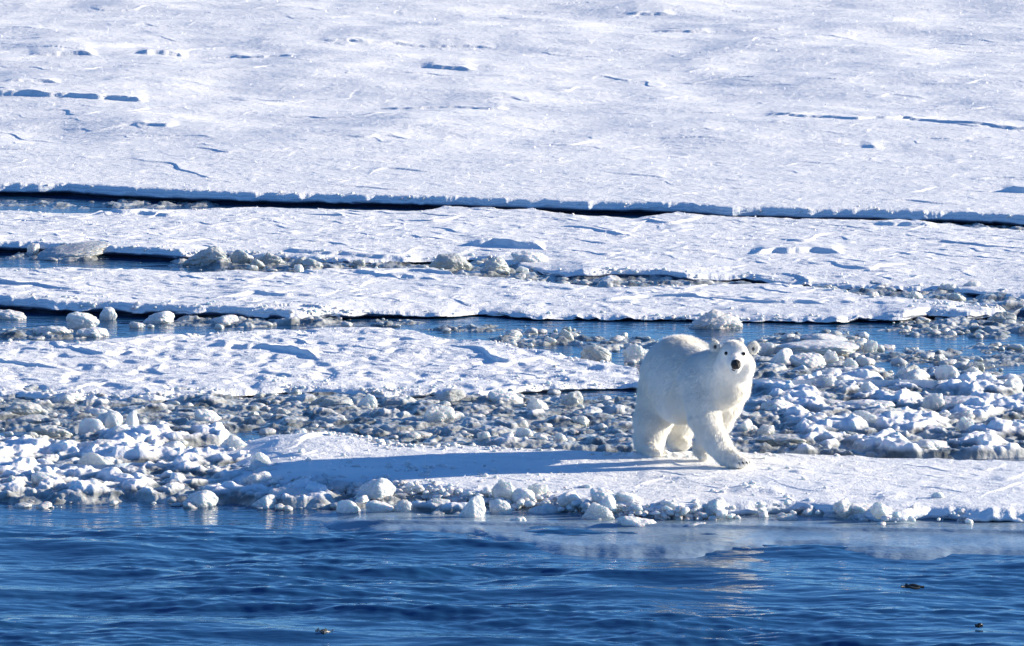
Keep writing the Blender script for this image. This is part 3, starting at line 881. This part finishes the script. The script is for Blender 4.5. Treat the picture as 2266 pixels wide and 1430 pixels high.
# crumbs of snow on the floes, close to their edges
sp = []
for (key, n_, reach, x0, x1) in [('ice_floe67', 800, 0.9, 420, 1900), ('ice_floe37', 500, 0.5, -50, 2300), ('ice_floe23', 350, 0.45, -50, 2300), ('ice_floe51', 500, 0.5, -50, 1400), ('snow_sheet11', 90, 0.3, -50, 2300)]:
    P, D1, D2 = TOPS[key]
    ok = (D1 < r.exponential(reach * .5, len(D1))) | ((D2 < 0.7) & (D2 < r.exponential(reach * .3, len(D1))))
    ok &= (to_px(P[:, 0], P[:, 1])[0] > x0) & (to_px(P[:, 0], P[:, 1])[0] < x1)
    ok &= fbm(P[:, 0] / 1.1, P[:, 1] / 1.0, 900, 2) > r.uniform(-.2, .7, len(D1))
    P = P[ok]; P = P[r.randint(len(P), size=n_)]
    if key == 'ice_floe67':   # crusty rim of crumbs along the front of the bear's floe
        Q, E1, _ = TOPS[key]
        qx = to_px(Q[:, 0], Q[:, 1])[0]
        m_ = (E1 < r.exponential(0.16, len(E1))) & (qx > 500) & (qx < 2150) & (r.rand(len(E1)) < np.where(qx < 1600, 1, .12))
        Q = Q[m_]; Q = Q[r.randint(len(Q), size=1500)]
        for p in Q:
            q = 0.012 + 0.065 * r.rand() ** 2.6
            sp.append((p[0], p[1] - r.uniform(0, .35), p[2] * r.uniform(.2, 1), q, q * r.uniform(.6, 1.1)))
    for p in P:
        q = 0.008 + 0.04 * r.rand() ** 3
        sp.append((p[0], p[1], p[2], q, q * r.uniform(.7, 1.2)))
scatter_bits('snow_crumbs', sp, M_LUMP, 'loose crumbs of snow and ice strewn along the floe edges', 'snow crumbs', seed=8)

# sparkling frost crystals standing on the snow
def crystals():
    r = np.random.RandomState(91)
    P = []
    for key, n_ in (('ice_floe67', 700), ('ice_floe37', 500), ('ice_floe23', 900), ('ice_floe51', 600), ('snow_sheet11', 3600)):
        T_ = TOPS[key][0]; P.append(T_[r.randint(len(T_), size=n_)])
    P = np.concatenate(P); x, y, z = P[:, 0], P[:, 1], P[:, 2]
    n = len(x)
    s = (0.0038 + 0.007 * r.rand(n) ** 4) * (y / 60)
    B = np.array([[1, 0, 0], [-.5, .87, 0], [-.5, -.87, 0], [0, 0, 1.3], [0, 0, -1.3]], float)
    F = np.array([[0, 1, 3], [1, 2, 3], [2, 0, 3], [1, 0, 4], [2, 1, 4], [0, 2, 4]])
    a = r.rand(n) * 6.283; t_ = r.uniform(-.8, .8, n)
    V = np.repeat(B[None], n, 0) * s[:, None, None]
    c, sn = np.cos(a)[:, None], np.sin(a)[:, None]
    X = V[..., 0] * c - V[..., 1] * sn; Y = V[..., 0] * sn + V[..., 1] * c
    ct, st = np.cos(t_)[:, None], np.sin(t_)[:, None]
    X2 = X * ct + V[..., 2] * st; Z2 = -X * st + V[..., 2] * ct
    P = np.stack([X2 + x[:, None], Y + y[:, None], Z2 + z[:, None] + s[:, None] * 0.9], -1)
    FF = (F[None] + (np.arange(n) * 5)[:, None, None]).reshape(-1, 3)
    o = mesh_np('frost_crystals', P.reshape(-1, 3), FF, M_CRYST, smooth=False)
    tag(o, 'tiny glinting frost crystals standing on the snow of the floes', 'frost', kind='stuff')


crystals()

# ---------------------------------------------------------------- polar bear
GX, GY = at(1530, 1020, T4)


def B(px, py, dY): return at_y(px, py, GY + dY)


def surface_nets(vol, org, h):
    ins = vol < 0
    nx, ny, nz = vol.shape
    c = np.zeros((nx - 1, ny - 1, nz - 1), np.int8)
    for i in (0, 1):
        for j in (0, 1):
            for k in (0, 1):
                c += ins[i:nx - 1 + i, j:ny - 1 + j, k:nz - 1 + k]
    act = (c > 0) & (c < 8)
    idx = np.full(act.shape, -1, np.int64)
    A = np.argwhere(act); idx[act] = np.arange(len(A))
    S = np.zeros((len(A), 3)); Cn = np.zeros(len(A))
    cor = [(i, j, k) for i in (0, 1) for j in (0, 1) for k in (0, 1)]
    for a in cor:
        for ax in range(3):
            if a[ax] == 0:
                b_ = list(a); b_[ax] = 1
                va = vol[A[:, 0] + a[0], A[:, 1] + a[1], A[:, 2] + a[2]]
                vb = vol[A[:, 0] + b_[0], A[:, 1] + b_[1], A[:, 2] + b_[2]]
                m = (va < 0) != (vb < 0)
                t_ = np.where(m, va / (va - vb + 1e-12), 0)
                p = np.tile(np.array(a, float), (len(A), 1)); p[:, ax] += t_
                S[m] += p[m]; Cn[m] += 1
    V = (A + S / Cn[:, None]) * h + org
    Fs = []
    for ax in range(3):
        a0 = np.moveaxis(ins, ax, 0)
        d = a0[:-1] != a0[1:]
        e = np.argwhere(np.moveaxis(d, 0, ax))
        sg = ins[e[:, 0], e[:, 1], e[:, 2]]
        u, v = [q for q in range(3) if q != ax]
        if ax == 1: u, v = v, u
        ok = (e[:, u] > 0) & (e[:, v] > 0) & (e[:, u] < vol.shape[u] - 1) & (e[:, v] < vol.shape[v] - 1)
        e = e[ok]; sg = sg[ok]
        q = []
        for (du, dv) in ((-1, -1), (0, -1), (0, 0), (-1, 0)):
            w2 = e.copy(); w2[:, u] += du; w2[:, v] += dv
            q.append(idx[w2[:, 0], w2[:, 1], w2[:, 2]])
        q = np.stack(q, 1)
        q[~sg] = q[~sg][:, ::-1]
        Fs.append(q)
    return V, np.concatenate(Fs)


def build_bear():
    s = scale_at(GY)
    chains = [
        # torso, rump to shoulders
        ([(1500, 828, .62, 78), (1507, 832, .45, 84), (1530, 843, .2, 80), (1558, 848, -.1, 66)], .10),
        ([(1480, 868, .5, 56), (1512, 876, .25, 58), (1548, 878, -.1, 50)], .08),
        ([(1466, 862, .55, 54), (1462, 885, .5, 50), (1444, 930, .46, 40), (1437, 965, .46, 33), (1436, 988, .44, 30)], .05),
        ([(1436, 990, .42, 27), (1442, 997, .28, 18)], .03),
        ([(1510, 880, .85, 50), (1506, 925, .88, 38), (1502, 955, .9, 29), (1500, 975, .9, 24)], .05),
        ([(1500, 978, .88, 22), (1512, 982, .74, 16)], .03),
        # near foreleg
        ([(1556, 852, -.28, 45), (1557, 890, -.36, 38), (1559, 925, -.40, 33), (1570, 955, -.45, 28), (1588, 983, -.50, 25), (1606, 1006, -.54, 22)], .05),
        ([(1606, 1008, -.54, 23), (1622, 1017, -.60, 19), (1640, 1023, -.66, 14)], .025),
        # far foreleg
        ([(1614, 862, -.10, 44), (1603, 900, -.14, 33), (1590, 932, -.12, 29), (1572, 962, -.06, 25), (1554, 990, .02, 20)], .045),
        ([(1552, 996, .04, 18), (1556, 1004, -.04, 15)], .025),
        # chest, neck
        ([(1590, 850, -.22, 56), (1606, 846, -.36, 54)], .07),
        ([(1600, 872, -.28, 37), (1606, 882, -.2, 30)], .05),
        ([(1582, 824, -.22, 51), (1608, 817, -.5, 46), (1622, 805, -.72, 38)], .07),
        # head
        ([(1625, 786, -.84, 31), (1624, 785, -.70, 31)], .03),
        ([(1605, 806, -.80, 23.5), (1603, 816, -.66, 25)], .04),
        ([(1646, 806, -.80, 23.5), (1645, 816, -.66, 25)], .04),
        ([(1626, 796, -.92, 20), (1628, 803, -1.08, 15.5), (1629, 806, -1.19, 12.5)], .022),
        ([(1627, 811, -.98, 14), (1628, 818, -1.13, 9)], .015),
        # brow
        ([(1611, 777, -.90, 11), (1640, 777, -.90, 11)], .03),
    ]
    toes = [(1632, 1024, -.72), (1641, 1023, -.73), (1649, 1022, -.71), (1654, 1020, -.66)]
    for tx, ty, tY in toes: chains.append(([(tx - 4, ty - 2, tY + .06, 9), (tx, ty + 3, tY, 8)], .012))
    for tx in (1448, 1456, 1440): chains.append(([(tx, 1000, .28, 9), (tx + 2, 1004, .21, 8)], .012))
    for tx in (1510, 1518): chains.append(([(tx, 982, .74, 9), (tx + 3, 985, .68, 8)], .012))
    for tx in (1552, 1560): chains.append(([(tx, 1008, -.04, 8), (tx + 2, 1011, -.10, 7)], .012))
    prims = []
    for pts, k in chains:
        for a, b_ in zip(pts[:-1], pts[1:]):
            prims.append((B(*a[:3]), a[3] / s, B(*b_[:3]), b_[3] / s, k))
    h = 0.011
    lo = np.min([np.minimum(p[0] - p[1], p[2] - p[3]) for p in prims], 0) - 0.08
    hi = np.max([np.maximum(p[0] + p[1], p[2] + p[3]) for p in prims], 0) + 0.08
    n = np.ceil((hi - lo) / h).astype(int)
    vol = np.full(n, 1.0, np.float32)
    ax = [lo[i] + h * np.arange(n[i]) for i in range(3)]

    def region(c0, c1, m):
        a = np.maximum(((np.minimum(c0, c1) - m - lo) / h).astype(int), 0)
        b_ = np.minimum(((np.maximum(c0, c1) + m - lo) / h).astype(int) + 2, n)
        sl = tuple(slice(a[i], b_[i]) for i in range(3))
        G = np.meshgrid(*[ax[i][sl[i]] for i in range(3)], indexing='ij')
        return sl, np.stack(G, -1).astype(np.float32)

    def smin(a, b_, k):
        hh = np.clip(0.5 + 0.5 * (b_ - a) / k, 0, 1)
        return b_ + (a - b_) * hh - k * hh * (1 - hh)
    for (a, ra, b_, rb, k) in prims:
        sl, P = region(a, b_, max(ra, rb) + 0.16)
        ba = b_ - a
        t_ = np.clip(((P - a) @ ba) / (ba @ ba + 1e-9), 0, 1)
        d = np.linalg.norm(P - a - t_[..., None] * ba, axis=-1) - (ra + (rb - ra) * t_)
        vol[sl] = smin(vol[sl], d, k)
    # ears: upright rounded cups
    ears = [((1581, 765, -.76), 12.2), ((1668, 770, -.76), 12.8)]
    for (c, r_) in ears:
        C = B(*c); rr = r_ / s
        sl, P = region(C, C, 0.14)
        q = (P - C) / np.array([rr, rr * 0.55, rr * 1.1])
        d = (np.linalg.norm(q, axis=-1) - 1) * rr * 0.6
        vol[sl] = smin(vol[sl], d, 0.035)
        C2 = C + np.array([0, -rr * 0.7, -rr * 0.05])
        q = (P - C2) / np.array([rr * 0.55, rr * 0.5, rr * 0.65])
        d2 = (np.linalg.norm(q, axis=-1) - 1) * rr * 0.5
        vol[sl] = np.maximum(vol[sl], -d2)
    # cut flat at the ground
    for z in range(n[2]):
        if ax[2][z] < T4 - 0.02: vol[:, :, z] = np.maximum(vol[:, :, z], T4 - 0.02 - ax[2][z])
    V, F = surface_nets(vol, lo, h)
    # light smoothing and furry unevenness
    for _ in range(3):
        S = np.zeros_like(V); Cn = np.zeros(len(V))
        for k in range(4):
            np.add.at(S, F[:, k], V[F[:, (k + 1) % 4]]); np.add.at(Cn, F[:, k], 1)
        V = V * 0.5 + 0.5 * S / Cn[:, None]
    T = np.concatenate([F[:, [0, 1, 2]], F[:, [0, 2, 3]]])
    fn = np.cross(V[T[:, 1]] - V[T[:, 0]], V[T[:, 2]] - V[T[:, 0]])
    if np.sum(fn * (V[T].mean(1) - V.mean(0))) < 0:
        T = T[:, ::-1]; F = F[:, ::-1]; fn = -fn
    vn = np.zeros_like(V)
    for k in range(3): np.add.at(vn, T[:, k], fn)
    vn /= np.linalg.norm(vn, axis=1)[:, None] + 1e-9
    headc = B(1626, 800, -.9)
    hd = ss(0.16, 0.34, np.linalg.norm(V - headc, axis=1))
    V = V + vn * ((0.006 * n3(V * 7, 1) + 0.004 * n3(V * np.array([22, 22, 9]), 2)) * hd)[:, None]
    # fur: tapered tufts lying down and back along the body
    r = np.random.RandomState(4)
    area = np.linalg.norm(fn, axis=1); cdf = np.cumsum(area) / area.sum()
    NF = 110000
    ti = np.searchsorted(cdf, r.rand(NF)); ti = np.minimum(ti, len(T) - 1)
    a, b_ = r.rand(NF), r.rand(NF); fl = a + b_ > 1; a[fl] = 1 - a[fl]; b_[fl] = 1 - b_[fl]
    t0, t1, t2 = V[T[ti, 0]], V[T[ti, 1]], V[T[ti, 2]]
    P = t0 + (t1 - t0) * a[:, None] + (t2 - t0) * b_[:, None]
    Nn = vn[T[ti, 0]] + vn[T[ti, 1]] + vn[T[ti, 2]]; Nn /= np.linalg.norm(Nn, axis=1)[:, None]
    flow = np.array([-0.30, 0.30, -0.9])
    D = flow - Nn * (Nn @ flow)[:, None]; D /= np.linalg.norm(D, axis=1)[:, None] + 1e-6
    D = D + r.normal(size=D.shape) * 0.16 + 0.22 * np.stack([n3(P * 13, 3), n3(P * 13, 5), n3(P * 13, 8)], -1)
    dist = np.linalg.norm(P - headc, axis=1)
    L = (0.009 + 0.029 * ss(0.14, 0.42, dist)) * r.uniform(.6, 1.3, NF)
    L *= np.where(P[:, 2] < T4 + 0.08, 0.5, 1)
    muz = np.linalg.norm(P - B(1628, 810, -1.16), axis=1)
    keep = muz > 0.10
    for (ex, ey) in ((1607.5, 782), (1645, 783)):
        e0 = B(ex, ey, -.9); dd = P - e0; dd[:, 1] *= 0.10
        keep &= np.linalg.norm(dd, axis=1) > 0.045
    P, Nn, D, L = P[keep], Nn[keep], D[keep], L[keep]
    side = np.cross(D, Nn); side /= np.linalg.norm(side, axis=1)[:, None] + 1e-6
    wd = 0.0032
    tip = P + (D * 0.9 + Nn * 0.5) * L[:, None]
    tri = np.stack([P - Nn * 0.003 - side * wd, P - Nn * 0.003 + side * wd, tip], 1).reshape(-1, 3)
    root = bpy.data.objects.new('polar_bear', None); COL.objects.link(root)
    root.location = (GX, GY, T4)
    tag(root, 'creamy white polar bear walking on the near floe, head turned to the viewer', 'polar bear')
    org = np.array([GX, GY, T4])
    nv = len(V)
    VV = np.concatenate([V, tri]) - org
    TT = np.concatenate([T, (np.arange(len(tri)).reshape(-1, 3) + nv)])
    body = mesh_np('body', VV, TT, M_FUR, parent=root)

    def hit(px, py):
        """front surface of the body along a pixel's ray"""
        best = None
        for dY in np.arange(-1.5, 0.3, 0.004):
            p = B(px, py, dY)
            i = ((p - lo) / h).astype(int)
            if np.all(i >= 0) and np.all(i < n) and vol[i[0], i[1], i[2]] < 0: return p
        return B(px, py, -.9)

    def blob(nm, c, rad, mat, sub=3, seed=None, tilt=0):
        Vv, Ff = ICO[sub]
        Q = Vv * np.array(rad)
        if seed: Q = Q * (1 + 0.12 * n3(Vv * 2.2, seed))[:, None]
        o = mesh_np(nm, Q, Ff, mat, parent=root)
        o.location = np.array(c) - org; o.rotation_euler = (tilt, 0, 0)
        return o
    for (ex, ey) in ((1607.5, 782), (1645, 783)):
        p = hit(ex, ey) + np.array([0, -0.010, 0])
        blob('eye', p, (0.0235, 0.015, 0.0205), M_EYE)
    p = hit(1628.5, 807)
    nose = blob('nose', p + np.array([0, 0.0, 0]), (0.054, 0.036, 0.052), M_BLACK, 4, 6)
    q = hit(1627, 822)
    blob('mouth', q + np.array([0, 0.010, 0.022]), (0.036, 0.026, 0.024), M_BLACK, 3, 8)
    for (c, r_) in ears:
        C = B(*c)
        blob('ear_hollow', C + np.array([0.008 if c[0] < 1600 else -0.008, -0.020, -0.012]), (0.016, 0.010, 0.022), M_EAR)
    # claws on the leading paw
    for tx, ty, tY in toes:
        m = 7; V2 = []
        L_ = 0.055
        for i in range(m):
            f = i / (m - 1); rr = 0.010 * (1 - f) + 0.001
            c = np.array([0.35 * f * L_, -f * L_, 0.012 - 0.026 * f * f])
            for j in range(8):
                a_ = j * math.pi / 4
                V2.append(c + np.array([math.cos(a_) * rr, 0, math.sin(a_) * rr]))
        F2 = [(i * 8 + j, i * 8 + (j + 1) % 8, (i + 1) * 8 + (j + 1) % 8, (i + 1) * 8 + j) for i in range(m - 1) for j in range(8)]
        o = mesh_np('claw', np.array(V2), np.array(F2), M_CLAW, parent=root)
        o.location = B(tx + 2, ty + 3, tY - 0.02) - org


build_bear()

# ---------------------------------------------------------------- floating kelp scraps
def kelp(px, py, size, seed, label):
    r = np.random.RandomState(seed)
    V = []; F = []; off = 0
    for kx in range(5):
        c = np.array([r.uniform(-1, 1) * size, r.uniform(-.5, .5) * size, 0.03])
        a = r.rand() * 3; nseg = 9
        for i in range(nseg):
            f = i / (nseg - 1)
            wv = size * 0.16 * math.sin(math.pi * (0.08 + 0.9 * f))
            p = c + np.array([math.cos(a) * f * size * .9, math.sin(a) * f * size * .9, 0.008 * math.sin(f * 5 + kx)])
            nrm = np.array([-math.sin(a), math.cos(a), 0])
            for (sg, zz) in ((-1, 0), (0, .012), (1, 0), (0, -.012)): V.append(p + nrm * wv * sg + np.array([0, 0, zz]))
        for i in range(nseg - 1):
            for j in range(4):
                F.append((off + i * 4 + j, off + i * 4 + (j + 1) % 4, off + (i + 1) * 4 + (j + 1) % 4, off + (i + 1) * 4 + j))
        off += nseg * 4
    o = mesh_np('kelp_scrap', np.array(V), np.array(F), M_KELP)
    x, y = at(px, py); o.location = (x, y, 0.0)
    tag(o, label, 'seaweed', 'dark kelp scraps on the open water')


kelp(2018, 1306, 0.16, 1, 'dark kelp scrap floating on the open water at the lower right')
kelp(722, 1407, 0.16, 2, 'dark kelp scrap floating near the bottom edge left of the middle')
kelp(2168, 1392, 0.05, 3, 'tiniest dark kelp scrap in the lower right corner of the water')
